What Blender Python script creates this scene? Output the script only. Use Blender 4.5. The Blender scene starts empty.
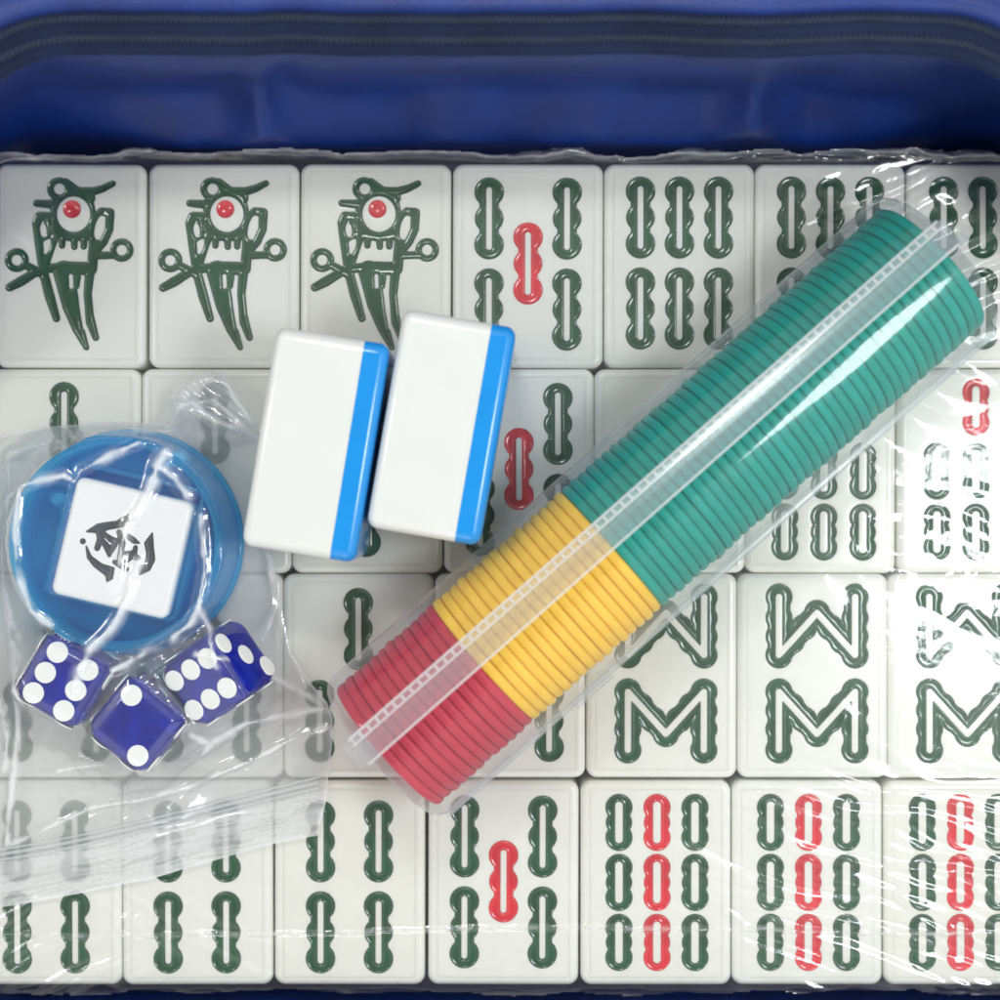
import bpy, math, random
import numpy as np
from mathutils import Matrix, Vector, Euler

random.seed(7)
rng = np.random.default_rng(7)
scene = bpy.context.scene
col = scene.collection
CAM_H = 18.0            # camera height above the tile faces; 1 unit = 2 cm

def W(px, py, z=0.0):
    """picture position -> point of the place at height z"""
    k = (CAM_H - z) / CAM_H / 100.0
    return ((px - 500.0) * k, (500.0 - py) * k)

def smooth(a, b, x):
    t = np.clip((x - a) / (b - a), 0, 1)
    return t * t * (3 - 2 * t)

# ------------------------------------------------------------------ objects
def mesh(name, verts, faces, mats=None, smooth_shade=True):
    me = bpy.data.meshes.new(name)
    me.from_pydata([tuple(map(float, v)) for v in verts], [], [tuple(map(int, f)) for f in faces])
    me.validate()
    if smooth_shade:
        me.polygons.foreach_set('use_smooth', [True] * len(me.polygons))
    if mats is not None:
        for m in (mats if isinstance(mats, (list, tuple)) else [mats]):
            me.materials.append(m)
    me.update()
    return me

def obj(name, me, parent=None, loc=(0, 0, 0), rot=None):
    o = bpy.data.objects.new(name, me)
    col.objects.link(o)
    o.location = loc
    if rot is not None:
        o.rotation_euler = rot
    if parent is not None:
        o.parent = parent
    return o

def tag(o, label, cat, group=None):
    o['label'] = label
    o['category'] = cat
    if group:
        o['group'] = group
    return o

def thing(name, label, cat, loc=(0, 0, 0), rot=(0, 0, 0), group=None):
    o = bpy.data.objects.new(name, None)
    o.empty_display_size = 0.2
    col.objects.link(o)
    o.location = loc
    o.rotation_euler = rot
    return tag(o, label, cat, group)

class MB:
    def __init__(s):
        s.v, s.f = [], []
    def add(s, v, f):
        n = len(s.v)
        s.v += [tuple(p) for p in v]
        s.f += [tuple(i + n for i in q) for q in f]
        return s

def rrect(hx, hy, r, n=8):
    r = min(r, hx, hy)
    pts = []
    for cx, cy, a0 in ((hx - r, hy - r, 0), (-hx + r, hy - r, 90), (-hx + r, -hy + r, 180), (hx - r, -hy + r, 270)):
        for k in range(n):
            a = math.radians(a0 + 90.0 * k / (n - 1))
            pts.append((cx + r * math.cos(a), cy + r * math.sin(a)))
    return pts

def loft(rings, cap0=False, cap1=False, closed=True):
    v, f = [], []
    m = len(rings[0])
    for r in rings:
        v += list(r)
    for i in range(len(rings) - 1):
        for j in range(m if closed else m - 1):
            k = (j + 1) % m
            f.append((i * m + j, i * m + k, (i + 1) * m + k, (i + 1) * m + j))
    if cap0:
        f.append(tuple(range(m - 1, -1, -1)))
    if cap1:
        f.append(tuple((len(rings) - 1) * m + j for j in range(m)))
    return v, f

def lathe(profile, n=64):
    rings = []
    for r, z in profile:
        rings.append([(r * math.cos(2 * math.pi * k / n), r * math.sin(2 * math.pi * k / n), z) for k in range(n)])
    return loft(rings)

def tube(path, r, n=6):
    path = [Vector(p) for p in path]
    rings = []
    for i, p in enumerate(path):
        a, b = path[max(i - 1, 0)], path[min(i + 1, len(path) - 1)]
        t = (b - a).normalized()
        u = t.cross(Vector((0, 0, 1)))
        if u.length < 1e-4:
            u = Vector((1, 0, 0))
        u.normalize()
        w = u.cross(t)
        rr = r[i] if isinstance(r, (list, tuple)) else r
        rings.append([tuple(p + u * rr * math.cos(2 * math.pi * k / n) + w * rr * math.sin(2 * math.pi * k / n)) for k in range(n)])
    return loft(rings, True, True)

# ------------------------------------------------------------------ materials
def new_mat(name):
    m = bpy.data.materials.new(name)
    m.use_nodes = True
    nt = m.node_tree
    nt.nodes.clear()
    out = nt.nodes.new('ShaderNodeOutputMaterial')
    return m, nt, out

def N(nt, t, **kw):
    n = nt.nodes.new(t)
    for k, v in kw.items():
        if k.startswith('i_'):
            key = k[2:].replace('_', ' ')
            n.inputs[key].default_value = v
        else:
            setattr(n, k, v)
    return n

def plastic(name, base, rough=0.25, var=0.06, sss=0.0, bump=0.0, bscale=30, spec=0.5, coat=0.0, objvar=0.0, dirt=None):
    m, nt, out = new_mat(name)
    b = N(nt, 'ShaderNodeBsdfPrincipled')
    b.inputs['Roughness'].default_value = rough
    b.inputs['Specular IOR Level'].default_value = spec
    if coat:
        b.inputs['Coat Weight'].default_value = coat
        b.inputs['Coat Roughness'].default_value = 0.06
    if sss:
        b.inputs['Subsurface Weight'].default_value = sss
        b.inputs['Subsurface Radius'].default_value = (0.10, 0.10, 0.09)
        b.inputs['Subsurface Scale'].default_value = 1.0
    tc = N(nt, 'ShaderNodeTexCoord')
    no = N(nt, 'ShaderNodeTexNoise', i_Scale=2.3, i_Detail=5.0)
    nt.links.new(tc.outputs['Object'], no.inputs['Vector'])
    mr = N(nt, 'ShaderNodeMapRange')
    mr.inputs['From Min'].default_value = 0.3
    mr.inputs['From Max'].default_value = 0.7
    mr.inputs['To Min'].default_value = 1 - var
    mr.inputs['To Max'].default_value = 1 + var
    nt.links.new(no.outputs['Fac'], mr.inputs['Value'])
    hsv = N(nt, 'ShaderNodeHueSaturation', i_Color=(*base, 1))
    nt.links.new(mr.outputs['Result'], hsv.inputs['Value'])
    last = hsv.outputs['Color']
    if objvar:
        oi = N(nt, 'ShaderNodeObjectInfo')
        mx = N(nt, 'ShaderNodeMix', data_type='RGBA', blend_type='MULTIPLY')
        ramp = N(nt, 'ShaderNodeValToRGB')
        ramp.color_ramp.elements[0].color = (1 - objvar * 0.3, 1 - objvar * 0.5, 1 - objvar * 1.9, 1)
        ramp.color_ramp.elements[1].color = (1, 1, 1, 1)
        nt.links.new(oi.outputs['Random'], ramp.inputs['Fac'])
        mx.inputs[0].default_value = 1.0
        nt.links.new(last, mx.inputs[6])
        nt.links.new(ramp.outputs['Color'], mx.inputs[7])
        last = mx.outputs[2]
    nt.links.new(last, b.inputs['Base Color'])
    rn = N(nt, 'ShaderNodeTexNoise', i_Scale=9.0, i_Detail=6.0)
    nt.links.new(tc.outputs['Object'], rn.inputs['Vector'])
    rr = N(nt, 'ShaderNodeMapRange')
    rr.inputs['To Min'].default_value = rough * 0.7
    rr.inputs['To Max'].default_value = rough * 1.35
    nt.links.new(rn.outputs['Fac'], rr.inputs['Value'])
    nt.links.new(rr.outputs['Result'], b.inputs['Roughness'])
    if bump:
        bn = N(nt, 'ShaderNodeTexNoise', i_Scale=bscale, i_Detail=3.0)
        nt.links.new(tc.outputs['Object'], bn.inputs['Vector'])
        bp = N(nt, 'ShaderNodeBump', i_Strength=bump, i_Distance=0.02)
        nt.links.new(bn.outputs['Fac'], bp.inputs['Height'])
        nt.links.new(bp.outputs['Normal'], b.inputs['Normal'])
    nt.links.new(b.outputs['BSDF'], out.inputs['Surface'])
    return m

def clear(name, tint=(1, 1, 1), rough=0.08, gloss=1.0, ior=1.45, haze=0.05, haze_col=(0.85, 0.88, 0.9), rough2=None, w2=0.0,
          bump=0.0, bscale=20.0, attr=None, attr_gain=0.5, scratch=0.0, edge=0.0, back=0.5):
    """thin clear plastic: see-through, Fresnel reflection, a little milky scatter"""
    m, nt, out = new_mat(name)
    tr = N(nt, 'ShaderNodeBsdfTransparent', i_Color=(*tint, 1))
    gl = N(nt, 'ShaderNodeBsdfGlossy', i_Roughness=rough)
    df = N(nt, 'ShaderNodeBsdfDiffuse', i_Color=(*haze_col, 1))
    tl = N(nt, 'ShaderNodeBsdfTranslucent', i_Color=(*haze_col, 1))
    dm = N(nt, 'ShaderNodeMixShader', i_Fac=back)
    nt.links.new(df.outputs[0], dm.inputs[1])
    nt.links.new(tl.outputs[0], dm.inputs[2])
    # reflection of a thin sheet, the same from both sides
    fr = N(nt, 'ShaderNodeLayerWeight', i_Blend=0.5)
    pw = N(nt, 'ShaderNodeMath', operation='POWER')
    pw.inputs[1].default_value = 5.0
    nt.links.new(fr.outputs['Facing'], pw.inputs[0])
    f0 = ((ior - 1) / (ior + 1)) ** 2 * gloss
    mu = N(nt, 'ShaderNodeMath', operation='MULTIPLY_ADD', use_clamp=True)
    mu.inputs[1].default_value = min(0.75, 0.6 * gloss)
    mu.inputs[2].default_value = f0
    nt.links.new(pw.outputs[0], mu.inputs[0])
    tc = N(nt, 'ShaderNodeTexCoord')
    nrm = None
    if bump:
        no = N(nt, 'ShaderNodeTexNoise', i_Scale=bscale, i_Detail=3.0)
        nt.links.new(tc.outputs['Object'], no.inputs['Vector'])
        bp = N(nt, 'ShaderNodeBump', i_Strength=bump, i_Distance=0.02)
        nt.links.new(no.outputs['Fac'], bp.inputs['Height'])
        nrm = bp.outputs['Normal']
    gloss_out = gl.outputs[0]
    if nrm is not None:
        nt.links.new(nrm, gl.inputs['Normal'])
        nt.links.new(nrm, fr.inputs['Normal'])
    if w2:
        g2 = N(nt, 'ShaderNodeBsdfGlossy', i_Roughness=rough2)
        gm = N(nt, 'ShaderNodeMixShader', i_Fac=w2)
        if scratch:
            mp = N(nt, 'ShaderNodeMapping')
            mp.inputs['Scale'].default_value = (2.0, 2.0, 14.0)
            nt.links.new(tc.outputs['Object'], mp.inputs['Vector'])
            sn = N(nt, 'ShaderNodeTexNoise', i_Scale=3.0, i_Detail=8.0, i_Roughness=0.7)
            nt.links.new(mp.outputs[0], sn.inputs['Vector'])
            sr = N(nt, 'ShaderNodeMapRange')
            sr.inputs['From Min'].default_value = 0.42
            sr.inputs['From Max'].default_value = 0.66
            sr.inputs['To Min'].default_value = w2 * (1 - scratch)
            sr.inputs['To Max'].default_value = min(1.0, w2 * (1 + scratch))
            nt.links.new(sn.outputs['Fac'], sr.inputs['Value'])
            nt.links.new(sr.outputs['Result'], gm.inputs[0])
        if nrm is not None:
            nt.links.new(nrm, g2.inputs['Normal'])
        nt.links.new(gl.outputs[0], gm.inputs[1])
        nt.links.new(g2.outputs[0], gm.inputs[2])
        gloss_out = gm.outputs[0]
    hz = N(nt, 'ShaderNodeMixShader', i_Fac=haze)
    if edge:
        p2 = N(nt, 'ShaderNodeMath', operation='POWER')
        p2.inputs[1].default_value = 2.6
        nt.links.new(fr.outputs['Facing'], p2.inputs[0])
        m2 = N(nt, 'ShaderNodeMath', operation='MULTIPLY_ADD', use_clamp=True)
        m2.inputs[1].default_value = edge
        m2.inputs[2].default_value = haze
        nt.links.new(p2.outputs[0], m2.inputs[0])
        nt.links.new(m2.outputs[0], hz.inputs[0])
    if attr:
        at = N(nt, 'ShaderNodeAttribute', attribute_name=attr)
        ma = N(nt, 'ShaderNodeMath', operation='MULTIPLY_ADD', use_clamp=True)
        ma.inputs[1].default_value = attr_gain
        ma.inputs[2].default_value = haze
        nt.links.new(at.outputs['Fac'], ma.inputs[0])
        nt.links.new(ma.outputs[0], hz.inputs[0])
    nt.links.new(tr.outputs[0], hz.inputs[1])
    nt.links.new(dm.outputs[0], hz.inputs[2])
    ms = N(nt, 'ShaderNodeMixShader')
    nt.links.new(mu.outputs[0], ms.inputs[0])
    nt.links.new(hz.outputs[0], ms.inputs[1])
    nt.links.new(gloss_out, ms.inputs[2])
    nt.links.new(ms.outputs[0], out.inputs['Surface'])
    return m

def fabric(name, base, weave=60.0, rough=0.42, sheen=0.35, spec=0.4):
    m, nt, out = new_mat(name)
    b = N(nt, 'ShaderNodeBsdfPrincipled')
    b.inputs['Roughness'].default_value = rough
    b.inputs['Specular IOR Level'].default_value = spec
    b.inputs['Sheen Weight'].default_value = sheen
    b.inputs['Sheen Roughness'].default_value = 0.35
    b.inputs['Sheen Tint'].default_value = (0.45, 0.5, 0.85, 1)
    tc = N(nt, 'ShaderNodeTexCoord')
    no = N(nt, 'ShaderNodeTexNoise', i_Scale=1.6, i_Detail=6.0)
    nt.links.new(tc.outputs['Object'], no.inputs['Vector'])
    mr = N(nt, 'ShaderNodeMapRange')
    mr.inputs['From Min'].default_value = 0.3
    mr.inputs['From Max'].default_value = 0.7
    mr.inputs['To Min'].default_value = 0.75
    mr.inputs['To Max'].default_value = 1.2
    nt.links.new(no.outputs['Fac'], mr.inputs['Value'])
    hsv = N(nt, 'ShaderNodeHueSaturation', i_Color=(*base, 1))
    nt.links.new(mr.outputs['Result'], hsv.inputs['Value'])
    nt.links.new(hsv.outputs['Color'], b.inputs['Base Color'])
    w1 = N(nt, 'ShaderNodeTexWave', i_Scale=weave, i_Distortion=0.6)
    w1.bands_direction = 'X'
    w2 = N(nt, 'ShaderNodeTexWave', i_Scale=weave, i_Distortion=0.6)
    w2.bands_direction = 'DIAGONAL'
    nt.links.new(tc.outputs['Object'], w1.inputs['Vector'])
    nt.links.new(tc.outputs['Object'], w2.inputs['Vector'])
    ad = N(nt, 'ShaderNodeMath', operation='ADD')
    nt.links.new(w1.outputs['Fac'], ad.inputs[0])
    nt.links.new(w2.outputs['Fac'], ad.inputs[1])
    bp = N(nt, 'ShaderNodeBump', i_Strength=0.25, i_Distance=0.01)
    nt.links.new(ad.outputs[0], bp.inputs['Height'])
    nt.links.new(bp.outputs['Normal'], b.inputs['Normal'])
    nt.links.new(b.outputs['BSDF'], out.inputs['Surface'])
    return m

M_WHITE = plastic('tile_white', (0.80, 0.815, 0.77), sss=0.4, rough=0.22, var=0.02, bump=0.03, bscale=4, objvar=0.022, spec=0.5)
M_WHITE2 = plastic('loose_tile_white', (0.665, 0.69, 0.665), sss=0.25, rough=0.20, var=0.015, bump=0.03, bscale=4)
M_BLUE = plastic('tile_blue', (0.012, 0.25, 0.66), rough=0.18, var=0.04)
M_GREEN = plastic('green_enamel', (0.010, 0.074, 0.032), rough=0.16, var=0.35, bump=0.05, bscale=14, spec=0.6)
M_RED = plastic('red_enamel', (0.62, 0.018, 0.032), rough=0.16, var=0.2, bump=0.05, bscale=14, spec=0.6)
M_INK = plastic('grey_ink', (0.035, 0.045, 0.06), rough=0.4, var=0.5)
M_BLOCK = plastic('block_white', (0.80, 0.82, 0.84), rough=0.3, var=0.02)
M_PIP = plastic('pip_white', (0.82, 0.85, 0.83), rough=0.35, var=0.02)
M_TEAL = plastic('chip_teal', (0.0, 0.29, 0.25), rough=0.36, spec=0.18, sss=0.35, var=0.10, objvar=0.06)
M_YEL = plastic('chip_yellow', (0.86, 0.52, 0.055), rough=0.36, spec=0.18, sss=0.35, var=0.06)
M_CRIM = plastic('chip_red', (0.50, 0.030, 0.065), rough=0.36, spec=0.18, sss=0.35, var=0.08)
M_FAB = fabric('blue_nylon', (0.0035, 0.025, 0.175), rough=0.34, sheen=0.05, spec=0.5)
M_TAPE = fabric('zipper_tape', (0.010, 0.018, 0.05), weave=40, rough=0.7, sheen=0.2, spec=0.15)
M_COIL = plastic('zipper_coil', (0.025, 0.04, 0.08), rough=0.4, var=0.2)
M_FILM = clear('shrink_film', rough=0.06, gloss=2.7, ior=1.45, haze=0.012, haze_col=(0.92, 0.93, 0.93), rough2=0.42, w2=0.5, attr='haze', attr_gain=0.75, bump=0.08, bscale=9)
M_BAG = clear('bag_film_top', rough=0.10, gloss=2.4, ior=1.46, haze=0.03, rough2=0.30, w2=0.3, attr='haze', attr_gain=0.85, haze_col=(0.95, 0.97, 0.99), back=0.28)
M_BAG2 = clear('bag_film_under', rough=0.3, gloss=0.8, haze=0.34, haze_col=(0.94, 0.965, 0.98))
M_TRACK = clear('zip_track', rough=0.2, gloss=1.5, haze=0.45)
M_TUBE = clear('tube_plastic', tint=(0.99, 0.995, 0.995), rough=0.07, gloss=0.95, ior=1.5, haze=0.02, rough2=0.27, w2=0.45, scratch=0.8, edge=0.40, bump=0.10, bscale=2.5, haze_col=(0.86, 0.88, 0.9))
M_TUBE_IN = clear('tube_plastic_inner', tint=(0.985, 0.99, 0.99), rough=0.06, gloss=0.35, ior=1.35, haze=0.012)
M_STRIP = clear('tube_strip', tint=(0.95, 0.97, 0.98), rough=0.2, gloss=1.0, haze=0.20, haze_col=(0.82, 0.85, 0.9))
M_RIDGE = clear('tube_ridge', rough=0.15, gloss=1.5, haze=0.62, haze_col=(0.9, 0.92, 0.93))
M_HOLD = clear('holder_blue', tint=(0.34, 0.86, 1.0), rough=0.05, gloss=1.0, ior=1.45, haze=0.28, haze_col=(0.0, 0.64, 1.0), edge=0.25)
M_HOLDB = clear('holder_blue_base', tint=(0.28, 0.82, 0.99), rough=0.05, gloss=0.8, ior=1.45, haze=0.74, haze_col=(0.0, 0.62, 1.0))

# translucent deep blue of the dice
def dice_mat():
    m, nt, out = new_mat('dice_blue')
    b = N(nt, 'ShaderNodeBsdfPrincipled')
    tc = N(nt, 'ShaderNodeTexCoord')
    no = N(nt, 'ShaderNodeTexNoise', i_Scale=2.2, i_Detail=4.0, i_Distortion=1.2)
    nt.links.new(tc.outputs['Object'], no.inputs['Vector'])
    rp = N(nt, 'ShaderNodeValToRGB')
    rp.color_ramp.elements[0].position = 0.35
    rp.color_ramp.elements[0].color = (0.009, 0.010, 0.25, 1)
    rp.color_ramp.elements[1].position = 0.68
    rp.color_ramp.elements[1].color = (0.005, 0.032, 0.50, 1)
    nt.links.new(no.outputs['Fac'], rp.inputs['Fac'])
    nt.links.new(rp.outputs['Color'], b.inputs['Base Color'])
    b.inputs['Roughness'].default_value = 0.10
    b.inputs['IOR'].default_value = 1.48
    tr = N(nt, 'ShaderNodeBsdfTransparent', i_Color=(0.42, 0.42, 0.93, 1))
    lw = N(nt, 'ShaderNodeLayerWeight', i_Blend=0.35)
    mr = N(nt, 'ShaderNodeMapRange')
    mr.inputs['To Min'].default_value = 0.22
    mr.inputs['To Max'].default_value = 0.50
    nt.links.new(lw.outputs['Facing'], mr.inputs['Value'])
    mx = N(nt, 'ShaderNodeMixShader')
    nt.links.new(mr.outputs['Result'], mx.inputs[0])
    nt.links.new(b.outputs[0], mx.inputs[1])
    nt.links.new(tr.outputs[0], mx.inputs[2])
    nt.links.new(mx.outputs[0], out.inputs['Surface'])
    return m
M_DICE = dice_mat()

# ------------------------------------------------------------------ shapes from signed distance fields
def seg(X, Y, a, b, r1, r2=None):
    if r2 is None:
        r2 = r1
    ax, ay = a
    bx, by = b
    dx, dy = bx - ax, by - ay
    L = dx * dx + dy * dy + 1e-9
    t = np.clip(((X - ax) * dx + (Y - ay) * dy) / L, 0, 1)
    return np.hypot(X - ax - t * dx, Y - ay - t * dy) - (r1 + (r2 - r1) * t)

def circ(X, Y, c, r):
    return np.hypot(X - c[0], Y - c[1]) - r

def ell(X, Y, c, rx, ry, rot=0.0):
    ca, sa = math.cos(rot), math.sin(rot)
    u, v = X - c[0], Y - c[1]
    u, v = u * ca + v * sa, -u * sa + v * ca
    k = np.hypot(u / rx, v / ry)
    return (k - 1) * min(rx, ry)

def poly_sdf(X, Y, pts):
    d = np.full(X.shape, 1e9)
    inside = np.zeros(X.shape, bool)
    n = len(pts)
    for i in range(n):
        x1, y1 = pts[i]
        x2, y2 = pts[(i + 1) % n]
        d = np.minimum(d, seg(X, Y, (x1, y1), (x2, y2), 0.0))
        if y1 != y2:
            c = ((y1 > Y) != (y2 > Y)) & (X < (x2 - x1) * (Y - y1) / (y2 - y1) + x1)
            inside ^= c
    return np.where(inside, -d, d)

def path_sdf(X, Y, pts, radii):
    d = np.full(X.shape, 1e9)
    for i in range(len(pts) - 1):
        d = np.minimum(d, seg(X, Y, pts[i], pts[i + 1], radii[i], radii[i + 1]))
    return d

def clip_region(F, xs, ys, keep_neg=True, Z=None, extra=None):
    """polygons of the grid where F<0 (or >0), cut exactly along F=0. Returns verts (x,y,F[,extra]) and faces"""
    G = F if keep_neg else -F
    ny, nx = G.shape
    ins = G < 0
    cnt = ins[:-1, :-1].astype(int) + ins[:-1, 1:] + ins[1:, 1:] + ins[1:, :-1]
    vid = {}
    verts = []
    faces = []
    def gv(j, i):
        k = (j, i)
        if k not in vid:
            vid[k] = len(verts)
            verts.append((xs[i], ys[j], F[j, i]) + ((extra[j, i],) if extra is not None else ()))
        return vid[k]
    def ev(a, b):
        if b < a:
            a, b = b, a
        k = (a, b)
        if k not in vid:
            ga, gb = G[a], G[b]
            t = ga / (ga - gb)
            t = min(max(t, 0.02), 0.98)
            vid[k] = len(verts)
            p = (xs[a[1]] + t * (xs[b[1]] - xs[a[1]]), ys[a[0]] + t * (ys[b[0]] - ys[a[0]]), 0.0)
            if extra is not None:
                p += (extra[a] * (1 - t) + extra[b] * t,)
            verts.append(p)
        return vid[k]
    for j, i in np.argwhere(cnt > 0):
        j, i = int(j), int(i)
        c = [(j, i), (j, i + 1), (j + 1, i + 1), (j + 1, i)]
        if cnt[j, i] == 4:
            faces.append([gv(*q) for q in c])
            continue
        poly = []
        for k in range(4):
            a, b = c[k], c[(k + 1) % 4]
            if G[a] < 0:
                poly.append(gv(*a))
            if (G[a] < 0) != (G[b] < 0):
                poly.append(ev(a, b))
        if len(poly) >= 3:
            faces.append(poly)
    return np.array(verts), faces

# tile front faces are drawn in hundredths of a unit, y up
GX, GY = 66, 94
def grid(x0, x1, y0, y1, h=1.0):
    xs = np.arange(x0, x1 + h * 0.5, h)
    ys = np.arange(y0, y1 + h * 0.5, h)
    X, Y = np.meshgrid(xs, ys)
    return xs, ys, X, Y

def stick_big(X, Y):
    g = np.minimum(np.minimum(circ(X, Y, (0, 26.3), 14.8), circ(X, Y, (0, 0), 14.4)), circ(X, Y, (0, -26.3), 14.8))
    g = np.minimum(g, seg(X, Y, (0, 24), (0, -24), 9.8))
    return np.maximum(g, -seg(X, Y, (0, 28.5), (0, -28.5), 2.9))

def stick_small(X, Y):
    g = np.minimum(np.minimum(circ(X, Y, (0, 15), 13.6), circ(X, Y, (0, 0), 13.2)), circ(X, Y, (0, -15), 13.6))
    return np.maximum(g, -seg(X, Y, (0, 17), (0, -17), 3.8))

def stick_mid(X, Y):
    return stick_small(X, Y)

def m_shape(X, Y):
    A, B, C, D, E = (-38, -29), (-38, 29), (0, -13), (38, 29), (38, -29)
    g = np.full(X.shape, 1e9)
    def lobes(p, q, ts, r):
        out = np.full(X.shape, 1e9)
        for t in ts:
            out = np.minimum(out, circ(X, Y, (p[0] + (q[0] - p[0]) * t, p[1] + (q[1] - p[1]) * t), r))
        return out
    g = np.minimum(g, lobes(A, B, (0, 0.36, 0.68, 1.0), 13.6))
    g = np.minimum(g, lobes(E, D, (0, 0.36, 0.68, 1.0), 13.6))
    g = np.minimum(g, lobes(B, C, (0.33, 0.66, 1.0), 13.2))
    g = np.minimum(g, lobes(D, C, (0.33, 0.66, 1.0), 13.2))
    for p, q in ((A, B), (B, C), (C, D), (D, E)):
        g = np.minimum(g, seg(X, Y, p, q, 11.5))
    w = np.full(X.shape, 1e9)
    for p, q in ((A, B), (B, C), (C, D), (D, E)):
        w = np.minimum(w, seg(X, Y, p, q, 3.2))
    return np.maximum(g, -w)

def w_shape(X, Y):
    return m_shape(X, -Y)

def bz(x, y):     # a point of the bird drawing
    return (140 + x / 4.765 - 221.0, 265.5 - (160 + y / 4.765))
def bird(X, Y):
    k = 1 / 4.765
    P = lambda pts, r: path_sdf(X, Y, [bz(*p) for p in pts], [q * k for q in r])
    Ci = lambda c, r: circ(X, Y, bz(*c), r * k)
    El = lambda c, rx, ry, a=0: ell(X, Y, bz(*c), rx * k, ry * k, a)
    neg = lambda a, b: np.maximum(a, -b)
    U = lambda *a: np.minimum.reduce(a)
    g = U(Ci((330, 137), 50), P([(362, 108), (420, 148), (490, 150), (540, 135), (588, 111)], [17, 15, 16, 13, 10]))
    g = U(g, P([(225, 206), (310, 212)], [12, 17]), El((402, 250), 99, 112), P([(340, 160), (470, 180)], [30, 30]))
    g = U(g, P([(310, 200), (312, 330), (300, 380)], [16, 16, 14]))
    g = U(g, P([(300, 268), (240, 268), (226, 300), (240, 420), (262, 520)], [15, 17, 17, 15, 22]))
    g = U(g, P([(330, 330), (300, 400), (268, 500)], [16, 15, 14]), P([(285, 270), (270, 330), (245, 380)], [13, 14, 12]),
          P([(250, 375), (290, 350)], [12, 12]))
    g = U(g, P([(330, 352), (400, 362), (480, 352)], [22, 22, 22]))
    g = U(g, P([(349, 360), (347, 408)], [14, 10]), P([(404, 360), (406, 414)], [14, 10]), P([(452, 360), (451, 412)], [14, 10]))
    g = U(g, P([(490, 260), (500, 400), (490, 520)], [18, 20, 20]))
    g = U(g, P([(505, 275), (535, 245), (575, 250), (572, 330), (545, 390), (505, 440)], [14, 15, 17, 15, 15, 12]))
    g = U(g, P([(500, 455), (600, 452)], [14, 13]), Ci((632, 428), 51), Ci((132, 478), 52))
    g = U(g, P([(172, 500), (255, 545)], [14, 16]), P([(98, 608), (150, 580), (240, 525)], [15, 19, 15]))
    g = U(g, P([(262, 520), (380, 505), (490, 508)], [17, 17, 17]))
    g = U(g, P([(258, 530), (290, 650), (322, 755)], [17, 19, 13]))
    g = U(g, P([(355, 530), (390, 690), (425, 800), (465, 893)], [46, 37, 24, 9]), P([(482, 520), (468, 640), (474, 740), (510, 846)], [18, 17, 21, 11]))
    g = U(g, P([(395, 520), (470, 520)], [24, 24]), P([(420, 560), (422, 596)], [13, 11]))
    g = g - 1.15
    # white gaps left standing
    for c, r in (((334, 138), 26), ((632, 428), 25), ((132, 478), 25)):
        g = neg(g, Ci(c, r))
    g = neg(g, El((402, 258), 79, 84))
    g = neg(g, El((525, 322), 21, 58, -0.22))
    g = neg(g, El((258, 335), 15, 34, 0.1))
    g = neg(g, El((277, 412), 13, 38, -0.3))
    g = neg(g, P([(390, 552), (392, 604)], [9, 9]))
    g = neg(g, P([(447, 556), (438, 640), (444, 700), (456, 800)], [8, 12, 12, 7]))
    return g
def bird_eye(X, Y):
    return circ(X, Y, bz(394, 234), 43 / 4.765)

def groove_z(F, D=0.018, w=1.9):
    return -D * (1 - np.exp(-np.abs(F) / w))

def region_mesh(name, fn, ext, mat, D=0.018, w=1.9):
    xs, ys, X, Y = grid(*ext)
    F = fn(X, Y)
    v, f = clip_region(F, xs, ys, True)
    vv = np.stack([v[:, 0] / 100, v[:, 1] / 100, groove_z(v[:, 2], D, w)], 1)
    return mesh(name, vv, f, mat)

def body_mesh(name, hole_fns):
    xs, ys, X, Y = grid(-GX, GX, -GY, GY)
    mb = MB()
    if hole_fns:
        F = np.full(X.shape, 1e9)
        for fn, ox, oy in hole_fns:
            F = np.minimum(F, fn(X - ox, Y - oy))
        v, f = clip_region(F, xs, ys, False)
        z = -0.0015 * np.exp(-np.abs(v[:, 2]) / 1.6)
        mb.add(np.stack([v[:, 0] / 100, v[:, 1] / 100, z], 1), f)
    else:
        mb.add([(-GX / 100, -GY / 100, 0), (GX / 100, -GY / 100, 0), (GX / 100, GY / 100, 0), (-GX / 100, GY / 100, 0)], [(0, 1, 2, 3)])
    TW, TH, rb, rc = 0.752, 1.022, 0.066, 0.105
    rings = [[(x, y, -0.0006) for x, y in rrect(GX / 100 - 0.004, GY / 100 - 0.004, 0.002)]]
    rings.append([(x, y, 0) for x, y in rrect(TW - rb - 0.003, TH - rb - 0.003, 0.040)])
    for k in range(0, 9):
        a = math.pi / 2 * k / 8
        ins = rb * (1 - math.sin(a))
        rings.append([(x, y, -rb * (1 - math.cos(a))) for x, y in rrect(TW - ins, TH - ins, max(rc - ins, 0.03))])
    rings.append([(x, y, -0.78) for x, y in rrect(TW, TH, rc)])
    v, f = loft(rings)
    f = [q[::-1] for q in f]
    mb.add(v, f)
    return mesh(name, mb.v, mb.f, M_WHITE)

def back_mesh(name, z0=-0.78, z1=-1.04):
    TW, TH, rb, rc = 0.752, 1.022, 0.066, 0.105
    rings = [[(x, y, z0) for x, y in rrect(TW, TH, rc)], [(x, y, z1 + rb) for x, y in rrect(TW, TH, rc)]]
    for k in range(1, 9):
        a = math.pi / 2 * k / 8
        ins = rb * (1 - math.cos(a))
        rings.append([(x, y, z1 + rb - rb * math.sin(a)) for x, y in rrect(TW - ins, TH - ins, max(rc - ins, 0.03))])
    rings.append([(x, y, z1) for x, y in rrect(TW - rb - .01, TH - rb - .01, 0.03)])
    v, f = loft(rings, cap1=True)
    f = [q[::-1] for q in f]
    return mesh(name, v, f, M_BLUE)

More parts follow.
